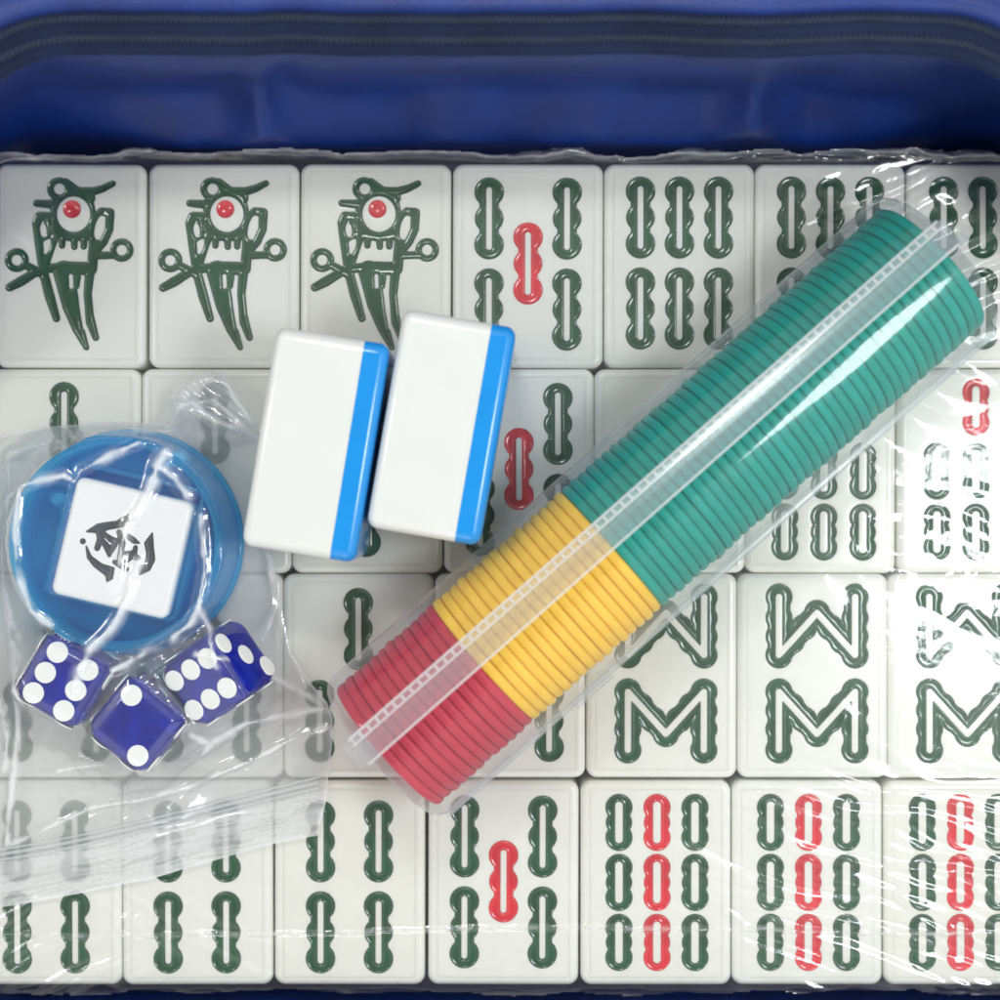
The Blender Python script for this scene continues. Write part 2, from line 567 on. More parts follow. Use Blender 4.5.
EXB = (-17, 17, -44, 44)
EXS = (-16, 16, -30, 30)
EXM = (-54, 54, -45, 45)
ME_BIG_G = region_mesh('bamboo_stick_long', stick_big, EXB, M_GREEN)
ME_BIG_R = region_mesh('bamboo_stick_long_red', stick_big, EXB, M_RED)
ME_SM_G = region_mesh('bamboo_stick_short', stick_small, EXS, M_GREEN)
ME_SM_R = region_mesh('bamboo_stick_short_red', stick_small, EXS, M_RED)
ME_M = region_mesh('bamboo_m', m_shape, EXM, M_GREEN)
ME_W = region_mesh('bamboo_w', w_shape, EXM, M_GREEN)
ME_BIRD = region_mesh('bird_engraving', bird, (-GX, GX, -GY, GY), M_GREEN)
ME_EYE = region_mesh('bird_eye', bird_eye, (-40, 40, 20, 80), M_RED, D=0.03, w=4)
ME_BACK = back_mesh('tile_back')

BG = (stick_big, ME_BIG_G, 'bamboo_stick'); BR = (stick_big, ME_BIG_R, 'bamboo_stick')
SG = (stick_small, ME_SM_G, 'bamboo_stick'); SR = (stick_small, ME_SM_R, 'bamboo_stick')
DESIGN = {
    '1': [((bird, ME_BIRD, 'bird_engraving'), 0, 0), ((bird_eye, ME_EYE, 'eye'), 0, 0)],
    '2': [(BG, -1, 48), (BG, -1, -45)],
    '3': [(BG, 0, 47), (BG, -39, -45), (BG, 39, -45)],
    '4': [(BG, -29, 42), (BG, 29, 42), (BG, -29, -49), (BG, 29, -49)],
    '5': [(BG, -39, 47), (BG, 39, 47), (BG, -39, -44), (BG, 39, -44), (BR, 0, 2)],
    '6': [(BG, x, y) for x in (-39, 0, 39) for y in (48, -43)],
    '7': [(SR, 3, 64)] + [(SG, 3 + x, y) for x in (-39, 0, 39) for y in (0, -61)],
    '7plain': [(SG, 3 + x, y) for x in (-39, 0, 39) for y in (0, -61)],
    '8': [((w_shape, ME_W, 'engraved_zigzag'), 4, 50), ((m_shape, ME_M, 'engraved_zigzag'), 4, -45)],
    '9': [((SR if x == 0 else SG), x + 1, y) for x in (-38, 0, 38) for y in (61, 1, -59)],
}
BODY = {k: body_mesh('tile_body', [(s[0], ox, oy) for s, ox, oy in d]) for k, d in DESIGN.items()}

# ------------------------------------------------------------------ the block of tiles
ROWS = [
    (265.5, [70, 223.5, 375.5, 528, 679.5, 830.5, 983], ['1', '1', '1', '5', '6', '6', '6']),
    (471.0, [65, 216, 367, 519, 670, 821, 973], ['2', '2', '2', '5', '7plain', '7', '7']),
    (676.0, [57, 207.5, 358.5, 510, 662, 813, 963.5], ['3', '3', '3', '3', '8', '8', '8']),
    (883.5, [46, 197, 349.5, 503.5, 656, 807.5, 959.5], ['4', '4', '4', '5', '9', '9', '9']),
]
LAB = [
    ['white tile engraved with a green bird, at the top left corner of the tile block',
     'white tile engraved with a green bird, second from the left and fully in view',
     'white tile engraved with a green bird whose tail goes behind the loose tiles',
     'white tile with five bamboo sticks between the birds and the six stick tiles',
     'white tile with six green bamboo sticks, the one wholly clear of the chip tube',
     'white tile with six green sticks cut off by the teal end of the tube',
     'white tile with six green sticks at the top right under streaked film'],
    ['white tile with one green stick visible above the bag at the left edge',
     'white tile with two green sticks under the crinkled top corner of the bag',
     'white tile almost hidden under the two loose white and blue tiles',
     'white tile with red and green sticks between a loose tile and the chip tube',
     'tile with a blank cream corner beside the teal chips, mostly under the tube',
     'white tile with short green sticks showing below the teal end of the tube',
     'white tile with a red stick above short green sticks at the right edge'],
    ['white tile under the left and two dot dice at the left edge',
     'white tile under the bag behind the tilted die at its right',
     'white tile in shade between the bag and the red chips with one long stick',
     'white tile behind the red and yellow chips with its lower right stick showing',
     'white tile with engraved green zigzags just below the yellow chips',
     'white tile with W and M shaped green zigzags, fully in view',
     'white tile with green zigzags half lost in the glare at the right edge'],
    ['white tile with four green sticks at the bottom left corner, under the bag mouth',
     'white tile with four green sticks whose upper pair is half under the bag',
     'white tile with four green sticks clear of the bag in the bottom row',
     'white tile with five bamboo sticks in the bottom row under the red chips',
     'white tile with nine sticks in the bottom row, the one free of film streaks',
     'white tile with nine sticks in the bottom row, second from the right',
     'white tile with nine sticks at the bottom right corner under many film streaks'],
]
tile_pts = []
for r, (cy, cxs, kinds) in enumerate(ROWS):
    for c, (cx, kd) in enumerate(zip(cxs, kinds)):
        x, y = W(cx, cy, 0)
        t = thing('mahjong_tile', LAB[r][c], 'mahjong tile', (x, y, -0.006 * random.random()),
                  (random.uniform(-.002, .002), random.uniform(-.002, .002), math.radians(random.uniform(-.25, .25))), 'tiles packed in rows in the case')
        obj('body', BODY[kd], t)
        obj('back', ME_BACK, t)
        for (fn, me, nm), ox, oy in DESIGN[kd]:
            o = obj(nm, me, t, (ox / 100, oy / 100, 0.0))
            if me in (ME_BIG_R, ME_SM_R):
                o['label'] = 'red bamboo stick'

# ------------------------------------------------------------------ the two loose tiles lying on their long side
def loose_meshes(split=0.235):
    T = 1.06
    TW, TH, rb, rc = 0.745, 1.02, 0.10, 0.12
    def ring(z, ins=0.0):
        return [(x, y, z) for x, y in rrect(TW - ins, TH - ins, max(rc - ins * 0.9, 0.02), 10)]
    A = [ring(0, rb + 0.012)]
    for k in range(0, 11):
        a = math.pi / 2 * k / 10
        A.append(ring(-rb * (1 - math.cos(a)), rb * (1 - math.sin(a))))
    A.append(ring(-(T - split) + 0.012))
    A.append(ring(-(T - split)))
    v, f = loft(A, cap0=True)
    body = mesh('loose_body', v, [q[::-1] for q in f], M_WHITE2)
    B = [ring(-(T - split)), ring(-(T - split) - 0.012)]
    B.append(ring(-T + rb))
    for k in range(1, 11):
        a = math.pi / 2 * k / 10
        B.append(ring(-T + rb - rb * math.sin(a), rb * (1 - math.cos(a))))
    B.append(ring(-T, rb + 0.012))
    v, f = loft(B, cap1=True)
    back = mesh('loose_back', v, [q[::-1] for q in f], M_BLUE)
    return body, back
LB, LK = loose_meshes()
for (px, py, ang, lab) in ((315.5, 444.5, -9.2, 'loose white tile with blue back lying on its side, nearer the plastic bag'),
                           (441.5, 427.0, -9.8, 'loose white tile with blue back lying on its side, nearer the chip tube')):
    x, y = W(px, py, 1.5)
    z = 0.745 + 0.035
    t = thing('loose_tile', lab, 'mahjong tile', (x, y, z), (0, 0, math.radians(ang)), 'loose tiles lying on top of the block')
    # face looks left, thickness along x, width upright
    R = Euler((0, -math.pi / 2, 0)).to_matrix().to_4x4()
    for nm, me in (('body', LB), ('back', LK)):
        o = obj(nm, me, t)
        o.matrix_local = Matrix.Translation((-0.53, 0, 0)) @ R

# ------------------------------------------------------------------ tube of chips
a0 = Vector((*W(387, 746.5, 0.82), 0.82))
a1 = Vector((*W(931, 267, 0.82), 0.82))
axis = (a1 - a0).normalized()
LEN = (a1 - a0).length
yaw = math.atan2(axis.y, axis.x)
NCH = 68
pitch = LEN / NCH
def chip_profile(R=0.74, t=pitch * 0.998):
    pr = [(0.001, 0.0), (0.55, 0.0), (0.58, 0.0015), (R - 0.04, 0.0015)]
    for k in range(9):
        a = -math.pi / 2 + math.pi * k / 8
        pr.append((R - 0.032 + 0.032 * math.cos(a), t / 2 + (t / 2 - 0.0008) * math.sin(a)))
    pr += [(0.58, t - 0.004), (0.55, t), (0.001, t)]
    return pr
v, f = lathe(chip_profile(), 72)
CHIP = {}
for nm, m in (('red', M_CRIM), ('yellow', M_YEL), ('teal', M_TEAL)):
    CHIP[nm] = mesh('chip_' + nm, v, f, m)
def ordn(n):
    return '%d%s' % (n, 'th' if 10 <= n % 100 <= 20 else {1: 'st', 2: 'nd', 3: 'rd'}.get(n % 10, 'th'))
# local z of the tube and chips runs along the axis; local x points up
Rt = Matrix(((0, -axis.y, axis.x), (0, axis.x, axis.y), (1, 0, 0))).to_4x4()
for k in range(NCH):
    if k < 12:
        nm, lab = 'red', 'red plastic chip, %s from the lower left end of the clear tube' % ordn(k + 1)
    elif k < 28:
        nm, lab = 'yellow', 'yellow plastic chip in the clear tube, %s counted up from the red chips' % ordn(k - 11)
    else:
        nm, lab = 'teal', 'teal plastic chip in the clear tube, %s counted up from the yellow chips' % ordn(k - 27)
    o = obj('gaming_chip', CHIP[nm])
    jit = Vector((-axis.y, axis.x, 0)) * random.uniform(-.008, .008) + Vector((0, 0, random.uniform(-.006, .006)))
    p = a0 + axis * (k * pitch) + jit
    tilt = Euler((random.uniform(-.003, .003), random.uniform(-.003, .003), random.uniform(0, 6.28))).to_matrix().to_4x4()
    o.matrix_world = Matrix.Translation(p) @ Rt @ tilt
    tag(o, lab, 'chip', nm + ' chips stacked in the tube')

RT = 0.846
tb = thing('chip_tube', 'clear plastic tube full of red, yellow and teal chips lying diagonally', 'plastic tube',
           (a0.x, a0.y, 0.03 + RT), (0, 0, 0))
tb.matrix_world = Matrix.Translation((a0.x, a0.y, 0.03 + RT)) @ Rt
def tube_profile(R, z0, z1, rc):
    pr = [(0.001, z0)]
    for k in range(9):
        a = math.pi / 2 * k / 8
        pr.append((R - rc + rc * math.sin(a), z0 + rc - rc * math.cos(a)))
    nseg = 24
    for k in range(1, nseg):
        t = k / nseg
        pr.append((R - 0.006 * math.sin(math.pi * t), z0 + rc + (z1 - z0 - 2 * rc) * t))
    for k in range(9):
        a = math.pi / 2 * (1 - k / 8)
        pr.append((R - rc + rc * math.sin(a), z1 - rc + rc * math.cos(a)))
    pr.append((0.001, z1))
    return pr
Z0, Z1 = -0.085, LEN + 0.10
v, f = lathe(tube_profile(RT, Z0, Z1, 0.15), 96)
mb = MB().add(v, f)
obj('tube_shell', mesh('tube_shell', mb.v, mb.f, M_TUBE), tb)
v, f = lathe(tube_profile(RT - 0.036, Z0 + 0.04, Z1 - 0.04, 0.12), 96)
obj('inner_wall', mesh('tube_inner', v, f, M_TUBE_IN), tb)
# hinge strip along the tube, 13 degrees off the top towards the upper left
def band(a_mid, width, r0, r1, z0, z1, nA=6):
    """curved bar on the tube from radius r0 to r1"""
    half = width / 2 / RT
    prof = []
    for k in range(nA + 1):
        a = a_mid - half + 2 * half * k / nA
        prof.append((r1, a))
    for k in range(nA, -1, -1):
        a = a_mid - half + 2 * half * k / nA
        prof.append((r0, a))
    rings = []
    for z in np.linspace(z0, z1, 12):
        rings.append([(r * math.cos(a), r * math.sin(a), z) for r, a in prof])
    v, f = loft(rings, True, True)
    return v, f
AM = math.radians(12.5)
v, f = band(AM, 0.26, RT + 0.003, RT + 0.034, Z0 - 0.10, Z1 + 0.02)
obj('hinge_strip', mesh('hinge_strip', v, f, M_STRIP, False), tb)
for nm, da, w, r1 in (('ridge', 0.135, 0.022, 0.050), ('ridge', 0.065, 0.018, 0.046), ('ridge', -0.14, 0.022, 0.048)):
    v, f = band(AM + da / RT, w, RT + 0.0355, RT + r1, Z0 - 0.02, Z1 - 0.02, 2)
    obj(nm, mesh('ridge', v, f, M_RIDGE, False), tb)
def tick_mat():
    m = clear('tube_ticks', rough=0.2, gloss=1.0, haze=0.1, haze_col=(0.9, 0.92, 0.93))
    nt = m.node_tree
    tc = N(nt, 'ShaderNodeTexCoord')
    sp = N(nt, 'ShaderNodeSeparateXYZ')
    nt.links.new(tc.outputs['Object'], sp.inputs[0])
    dv = N(nt, 'ShaderNodeMath', operation='DIVIDE')
    dv.inputs[1].default_value = pitch
    fr_ = N(nt, 'ShaderNodeMath', operation='FRACT')
    gt = N(nt, 'ShaderNodeMath', operation='LESS_THAN')
    gt.inputs[1].default_value = 0.28
    sc = N(nt, 'ShaderNodeMath', operation='MULTIPLY')
    sc.inputs[1].default_value = 0.6
    nt.links.new(sp.outputs[2], dv.inputs[0])
    nt.links.new(dv.outputs[0], fr_.inputs[0])
    nt.links.new(fr_.outputs[0], gt.inputs[0])
    nt.links.new(gt.outputs[0], sc.inputs[0])
    for n in nt.nodes:
        if n.type == 'MIX_SHADER' and n.inputs[1].links and n.inputs[1].links[0].from_node.type == 'BSDF_TRANSPARENT':
            nt.links.new(sc.outputs[0], n.inputs[0])
    return m
v, f = band(AM + 0.10 / RT, 0.046, RT + 0.0355, RT + 0.040, Z0, Z1 - 0.02, 2)
obj('tick_groove', mesh('tick_groove', v, f, tick_mat(), False), tb)
# closing lip on the opposite, lower right side with its clasp
for am, w, r1, zz0, zz1, nm in ((math.radians(-74), 0.06, 0.04, Z0 + 0.12, Z1 - 0.12, 'closing_lip'),
                                (math.radians(-88), 0.05, 0.045, Z0 + 0.12, Z1 - 0.12, 'closing_lip')):
    v, f = band(am, w, RT + 0.001, RT + r1, zz0, zz1, 3)
    obj(nm, mesh(nm, v, f, M_STRIP, False), tb)
for zc in (1.85,):
    v, f = band(math.radians(-80), 0.17, RT + 0.002, RT + 0.075, zc - 0.24, zc + 0.22, 4)
    obj('clasp', mesh('clasp', v, f, M_STRIP, False), tb)
v, f = band(math.radians(4), 0.09, RT - 0.06, RT + 0.05, Z1 - 0.005, Z1 + 0.075, 3)
obj('end_tab', mesh('end_tab', v, f, M_STRIP, False), tb)

# ------------------------------------------------------------------ wind indicator: blue clear holder with a white block
hx, hy = -3.66, -0.415
hd = thing('wind_holder', 'round clear blue plastic holder around a white block, inside the bag', 'holder', (hx, hy, 0.055))
def shell(pr, mat, nm, n=96):
    v, f = lathe(pr, n)
    return obj(nm, mesh(nm, v, f, mat), hd)
shell([(0.001, 0.0), (1.04, 0.0), (1.10, 0.02), (1.12, 0.06), (1.12, 0.10), (1.09, 0.12), (0.001, 0.12)], M_HOLDB, 'base_plate')
shell([(1.085, 0.125), (1.075, 0.2), (1.05, 0.45), (1.03, 0.70), (1.02, 0.80), (1.005, 0.84), (0.985, 0.855), (0.955, 0.84), (0.94, 0.80),
       (0.945, 0.60), (0.955, 0.40), (0.965, 0.125)], M_HOLD, 'ring_wall')
# square socket
sk = []
R1 = rrect(0.655, 0.655, 0.08, 6)
R2 = rrect(0.605, 0.605, 0.05, 6)
rings = [[(x, y, 0.125) for x, y in R1], [(x, y, 0.74) for x, y in R1], [(x * 0.98, y * 0.98, 0.77) for x, y in R1],
         [(x * 1.015, y * 1.015, 0.77) for x, y in R2], [(x, y, 0.74) for x, y in R2], [(x, y, 0.125) for x, y in R2]]
v, f = loft(rings)
BR_ANG = math.radians(-13.2)
o = obj('socket', mesh('socket', v, f, M_HOLD), hd, (0.08, 0.02, 0), (0, 0, BR_ANG))
# ribs between socket and ring
for a in (35, 125, 215, 305):
    aa = math.radians(a) + BR_ANG + math.radians(10)
    v, f = loft([[(x, y, z) for x, y in rrect(0.10, 0.018, 0.006, 3)] for z in (0.125, 0.6)], True, True)
    obj('rib', mesh('rib', v, f, M_HOLD), hd, (0.84 * math.cos(aa), 0.84 * math.sin(aa), 0), (0, 0, aa))

def wz(x, y):
    # drawing position -> block local hundredths
    px, py = 20 + x / 4.348, 440 + y / 4.348
    dx, dy = (px - 124.0), -(py - 548.0)
    c, s = math.cos(-BR_ANG), math.sin(-BR_ANG)
    return ((dx * c - dy * s) / 1.05, (dx * s + dy * c) / 1.05)
def wind(X, Y):
    PG = lambda pts: poly_sdf(X, Y, [wz(*p) for p in pts])
    ST = lambda pts, r: path_sdf(X, Y, [wz(*p) for p in pts], [q / 4.348 / 1.05 for q in r])
    g = PG([(300, 398), (345, 368), (385, 360), (430, 355), (480, 322), (478, 352), (455, 376), (400, 386), (352, 402)])
    g = np.minimum(g, PG([(298, 462), (318, 505), (365, 540), (418, 556), (410, 602), (388, 614), (384, 588), (332, 548), (304, 512)]))
    g = np.minimum(g, PG([(584, 405), (552, 448), (562, 492), (556, 530), (522, 560), (530, 584), (572, 564), (594, 520), (588, 470)]))
    g = np.minimum(g, ST([(352, 395), (360, 430), (345, 470)], [10, 12, 9]))
    g = np.minimum(g, ST([(376, 408), (405, 432), (438, 440)], [6, 10, 8]))
    g = np.minimum(g, ST([(372, 442), (392, 470), (398, 500)], [8, 13, 6]))
    g = np.minimum(g, ST([(420, 455), (400, 490)], [10, 8]))
    g = np.minimum(g, ST([(440, 400), (455, 450), (440, 520)], [8, 10, 6]))
    g = np.minimum(g, PG([(478, 408), (505, 425), (528, 448), (500, 446), (480, 430)]))
    g = np.minimum(g, ST([(460, 495), (495, 498), (520, 512)], [9, 14, 9]))
    g = np.minimum(g, ST([(512, 466), (505, 495), (470, 525)], [6, 10, 8]))
    g = np.minimum(g, ST([(420, 530), (470, 560)], [6, 9]))
    g = np.minimum(g, circ(X, Y, wz(283, 440), 2.0))
    return g - 0.95
S = 0.57
xs, ys, X, Y = grid(-48, 48, -48, 48)
F = wind(X, Y)
v, f = clip_region(F, xs, ys, False)
mb = MB().add(np.stack([v[:, 0] / 100, v[:, 1] / 100, np.zeros(len(v))], 1), f)
rings = [[(x, y, -0.0006) for x, y in rrect(0.476, 0.476, 0.002)], [(x, y, 0) for x, y in rrect(S - 0.06, S - 0.06, 0.03)]]
for k in range(0, 8):
    a = math.pi / 2 * k / 7
    ins = 0.055 * (1 - math.sin(a))
    rings.append([(x, y, -0.055 * (1 - math.cos(a))) for x, y in rrect(S - ins, S - ins, max(0.08 - ins, 0.03))])
rings.append([(x, y, -0.70) for x, y in rrect(S, S, 0.08)])
rings.append([(x, y, -0.735) for x, y in rrect(S - 0.04, S - 0.04, 0.05)])
vv, ff = loft(rings, cap1=True)
mb.add(vv, [q[::-1] for q in ff])
bx, by = W(122.5, 548, 0.88)
bk = thing('wind_block', 'white square block with a grey brush character, set in the blue holder', 'wind block', (bx, by, 0.175 + 0.735), (0, 0, BR_ANG))
obj('body', mesh('wind_body', mb.v, mb.f, M_BLOCK), bk)
v, f = clip_region(F, xs, ys, True)
obj('character', mesh('wind_character', np.stack([v[:, 0] / 100, v[:, 1] / 100, groove_z(v[:, 2], 0.03, 3)], 1), f, M_INK), bk)

# ------------------------------------------------------------------ dice
DH = 0.37
def rounded_cube(h, r, n=10):
    """cube grown from sphere: faces stay flat, edges and corners rounded"""
    bm_v, bm_f = [], []
    idx = {}
    lin = [-h + r * (1 - math.cos(math.pi / 2 * k / 6)) * 1.0 for k in range(7)]
    lin = lin + [0.0] + [-q for q in lin[::-1]]
    m = len(lin)
    def vert(p):
        q = Vector([max(-h + r, min(h - r, c)) for c in p])
        d = Vector(p) - q
        if d.length > 1e-9:
            s = q + d.normalized() * r
        else:
            s = Vector(p)
        k = tuple(round(c, 5) for c in s)
        if k not in idx:
            idx[k] = len(bm_v)
            bm_v.append(k)
        return idx[k]
    for ax in range(3):
        for sg in (-1, 1):
            for i in range(m - 1):
                for j in range(m - 1):
                    q = []
                    for (a, b) in ((i, j), (i + 1, j), (i + 1, j + 1), (i, j + 1)):
                        p = [0, 0, 0]
                        p[ax] = sg * h
                        p[(ax + 1) % 3] = lin[a]
                        p[(ax + 2) % 3] = lin[b]
                        q.append(vert(p))
                    q = list(dict.fromkeys(q))
                    if len(q) >= 3:
                        bm_f.append(q if sg > 0 else q[::-1])
    return bm_v, bm_f
v, f = rounded_cube(DH, 0.165)
ME_DIE = mesh('die_body', v, f, M_DICE)
pr = [(0.102, -0.012), (0.102, 0.0015), (0.097, 0.003), (0.06, 0.002), (0.001, 0.001)]
v, f = lathe(pr, 28)
ME_PIP = mesh('die_pip', v, f, M_PIP)
PP = {1: [(0, 0)], 2: [(-1, 1), (1, -1)], 3: [(-1, -1), (0, 0), (1, 1)], 4: [(-1, -1), (1, 1), (-1, 1), (1, -1)],
      5: [(-1, -1), (1, 1), (-1, 1), (1, -1), (0, 0)], 6: [(-.82, -1.1), (-.82, 0), (-.82, 1.1), (.82, -1.1), (.82, 0), (.82, 1.1)]}
def die(px, py, zc, rotz, tilt, faces, label):
    x, y = W(px, py, zc + DH)
    d = thing('die', label, 'die', (x, y, zc), (0, 0, 0), 'blue dice in the bag')
    d.matrix_world = Matrix.Translation((x, y, zc)) @ Matrix.Rotation(rotz, 4, 'Z') @ Matrix.Rotation(tilt, 4, 'X')
    obj('body', ME_DIE, d)
    frames = {'+z': Matrix.Identity(4), '-z': Matrix.Rotation(math.pi, 4, 'X'), '+y': Matrix.Rotation(-math.pi / 2, 4, 'X'),
              '-y': Matrix.Rotation(math.pi / 2, 4, 'X'), '+x': Matrix.Rotation(math.pi / 2, 4, 'Y'), '-x': Matrix.Rotation(-math.pi / 2, 4, 'Y')}
    for fk, n in faces.items():
        for (a, b) in PP[n]:
            s = 0.205
            p = obj('pip', ME_PIP, d)
            p.matrix_local = frames[fk] @ Matrix.Translation((a * s, b * s, DH + 0.0005))
    return d
die(60.5, 681.5, 0.055 + DH, math.radians(-30.5), 0, {'+z': 6, '-z': 1, '+y': 3, '-y': 4, '+x': 2, '-x': 5},
    'translucent blue die showing six white dots, left of the other dice')
die(134.5, 725.5, 0.055 + DH, math.radians(-39), 0, {'+z': 2, '-z': 5, '+y': 1, '-y': 6, '+x': 4, '-x': 3},
    'translucent blue die showing two white dots, lowest in the bag')
die(213.0, 676.0, 0.055 + 0.44, math.radians(33.7 - 90), math.radians(24), {'+z': 6, '-z': 1, '+y': 3, '-y': 4, '+x': 5, '-x': 2},
    'tilted translucent blue die showing six dots on top and three on its side')

# ------------------------------------------------------------------ noise helpers on arrays
def vnoise(X, Y, seed=0):
    xi, yi = np.floor(X).astype(int), np.floor(Y).astype(int)
    fx, fy = X - xi, Y - yi
    fx, fy = fx * fx * (3 - 2 * fx), fy * fy * (3 - 2 * fy)
    def h(a, b):
        n = (a * 374761393 + b * 668265263 + seed * 982451653) & 0xffffffff
        n = ((n ^ (n >> 13)) * 1274126177) & 0xffffffff
        return ((n ^ (n >> 16)) & 0xffff) / 65535.0
    a, b, c, d = h(xi, yi), h(xi + 1, yi), h(xi, yi + 1), h(xi + 1, yi + 1)
    return (a * (1 - fx) + b * fx) * (1 - fy) + (c * (1 - fx) + d * fx) * fy
def fbm(X, Y, seed=0, o=3):
    s, a, t = 0, 1.0, 0
    for k in range(o):
        s = s + a * vnoise(X * 2 ** k, Y * 2 ** k, seed + 17 * k)
        t += a
        a *= 0.5
    return s / t
def streaks(PX, PY, ang, lam, length, seed, sharp=2.2, curve=0.0):
    """long narrow wrinkles running at ang (degrees, in picture axes y down)"""
    c, s = math.cos(math.radians(ang)), math.sin(math.radians(ang))
    U = PX * c + PY * s
    V = -PX * s + PY * c + curve * (U / 100.0) ** 2
    V = V + 14 * (fbm(U / 90, V / 60, seed + 5) - 0.5)
    n = fbm(U / length, V / lam, seed, 2)
    r = 1 - np.abs(2 * n - 1)
    return np.clip(r, 0, 1) ** sharp

def grid_mesh(name, xs, ys, Z, mat, haze=None):
    ny, nx = Z.shape
    X, Y = np.meshgrid(xs, ys)
    co = np.stack([X, Y, Z], -1).reshape(-1, 3).astype(np.float32)
    idx = np.arange(nx * ny).reshape(ny, nx)
    q = np.stack([idx[:-1, :-1], idx[:-1, 1:], idx[1:, 1:], idx[1:, :-1]], -1).reshape(-1, 4)
    me = bpy.data.meshes.new(name)
    me.vertices.add(len(co))
    me.vertices.foreach_set('co', co.ravel())
    me.loops.add(q.size)
    me.loops.foreach_set('vertex_index', q.ravel().astype(np.int32))
    me.polygons.add(len(q))
    me.polygons.foreach_set('loop_start', (np.arange(len(q)) * 4).astype(np.int32))
    me.polygons.foreach_set('loop_total', np.full(len(q), 4, np.int32))
    me.polygons.foreach_set('use_smooth', np.ones(len(q), bool))
    me.update(calc_edges=True)
    me.validate()
    me.materials.append(mat)
    if haze is not None:
        at = me.attributes.new('haze', 'FLOAT', 'POINT')
        at.data.foreach_set('value', haze.ravel().astype(np.float32))
    return me

# ------------------------------------------------------------------ shrink film over the block
xs = np.arange(-5.44, 5.76, 0.0165)
ys = np.arange(-5.00, 3.53, 0.0165)
X, Y = np.meshgrid(xs, ys)
PX, PY = 500 + X * 100, 500 - Y * 100
Z = np.full(X.shape, 0.012)
Z += 0.010 * (fbm(X * 0.8, Y * 0.8, 3, 2) - 0.5)
def gate(cx, cy, rx, ry, soft=0.45, seed=1):
    d = np.hypot((PX - cx) / rx, (PY - cy) / ry) + 0.5 * (fbm(PX / 60, PY / 60, seed) - 0.5)
    return 1 - smooth(1 - soft, 1 + soft * 0.4, d)
haze = np.zeros(X.shape)
def wr(g, s, amp, hz=0.06):
    global Z, haze
    Z = Z + amp * g * s
    haze = haze + hz * g * s ** 2
def waves(ang, lam, length, seed, slope, curve=0.0, dens=0.42):
    """smooth long wrinkles: returns heights whose steepest slope is about `slope`"""
    c, s_ = math.cos(math.radians(ang)), math.sin(math.radians(ang))
    U = PX * c + PY * s_
    V = -PX * s_ + PY * c + curve * ((U - 900) / 100.0) ** 2
    V = V + lam * 2.2 * fbm(U / length, V / (lam * 3.0), seed, 2)
    env = smooth(dens, dens + 0.28, fbm(U / (length * 0.9), V / (lam * 1.3), seed + 3, 2))
    return np.cos(2 * math.pi * V / lam) * env * slope * lam / (2 * math.pi) / 100
def ww(g, h_, hz=0.0):
    global Z, haze
    Z = Z + g * (h_ + 0.003)
    haze = haze + hz * g
g1 = gate(885, 885, 235, 125, seed=2)
ww(g1, waves(17, 25, 150, 21, 0.42, 3.0, 0.30), 0.02)
ww(g1, waves(22, 15, 110, 25, 0.34, 2.0, 0.36))
ww(gate(975, 900, 110, 110, seed=3), waves(30, 12, 80, 33, 0.30))
g2 = gate(960, 235, 160, 115, seed=4)
ww(g2, waves(-22, 24, 150, 41, 0.40, 0.0, 0.24), 0.02)
ww(g2, waves(-26, 14, 110, 45, 0.36, 0.0, 0.28))
ww(gate(870, 205, 70, 50, seed=5), waves(-28, 18, 60, 47, 0.34, 0.0, 0.36))
ww(gate(8, 195, 80, 62, seed=6), waves(40, 19, 90, 51, 0.42, 0.0, 0.34), 0.02)
ww(gate(50, 935, 150, 62, seed=7), waves(-32, 19, 80, 61, 0.42, 0.0, 0.34), 0.02)
ww(gate(950, 560, 120, 85, seed=8), waves(10, 40, 120, 71, 0.16))
wr(gate(955, 560, 105, 72, seed=9), fbm(PX / 10, PY / 8, 81, 3), 0.009, 0.0)
ww(gate(880, 578, 140, 18, seed=10), waves(7, 22, 150, 91, 0.30), 0.05)
ww(gate(900, 776, 150, 14, seed=11), waves(-1, 18, 190, 95, 0.30), 0.05)
sp = smooth(0.55, 0.75, fbm(PX / 130, PY / 130, 101, 2))
ww(sp, waves(35, 34, 140, 111, 0.20))
# heat-seal seam along the bottom row
sy = 931 + 3.5 * np.sin(PX / 160.0 + 1.0) + 2.5 * (fbm(PX / 40, PX * 0, 5) - 0.5) * 2
bead = fbm(PX / 7, PX * 0 + 3, 131, 2)
sd = np.exp(-((PY - sy) / 2.2) ** 2)
Z += sd * (0.012 + 0.020 * bead)
haze += sd * (0.16 + 0.45 * smooth(0.45, 0.7, bead))
# crumpled border where the film folds over the block, along the top edge and the others
topd = (PY - 160.5)
edge = 6.5 * (fbm(PX / 38, PX * 0, 141, 3) - 0.5) * 2
over = smooth(2, -7, topd)
crk = streaks(PX, PY, 4, 7, 60, 151, 1.4)
Z += over * (-0.05 + 0.07 * crk + 0.04 * fbm(PX / 9, PY / 5, 161))
fold = np.exp(-((topd + 6.5 - edge) / 2.6) ** 2)
haze += over * 0.16 + fold * (0.25 + 0.55 * fbm(PX / 14, PY / 6, 171))
Z += fold * 0.05
edge_px = 152.5 + edge * 0.9 - 5 * smooth(0.55, 0.75, fbm(PX / 70, PX * 0, 181, 2))
botd = PY - 987.5
ob = smooth(0, 8, botd)
Z += ob * (-0.05 + 0.05 * streaks(PX, PY, 2, 6, 60, 191, 1.4))
haze += ob * 0.15
Z = np.maximum(Z, np.where((topd > 4) & (botd < -2), 0.004, -0.3))
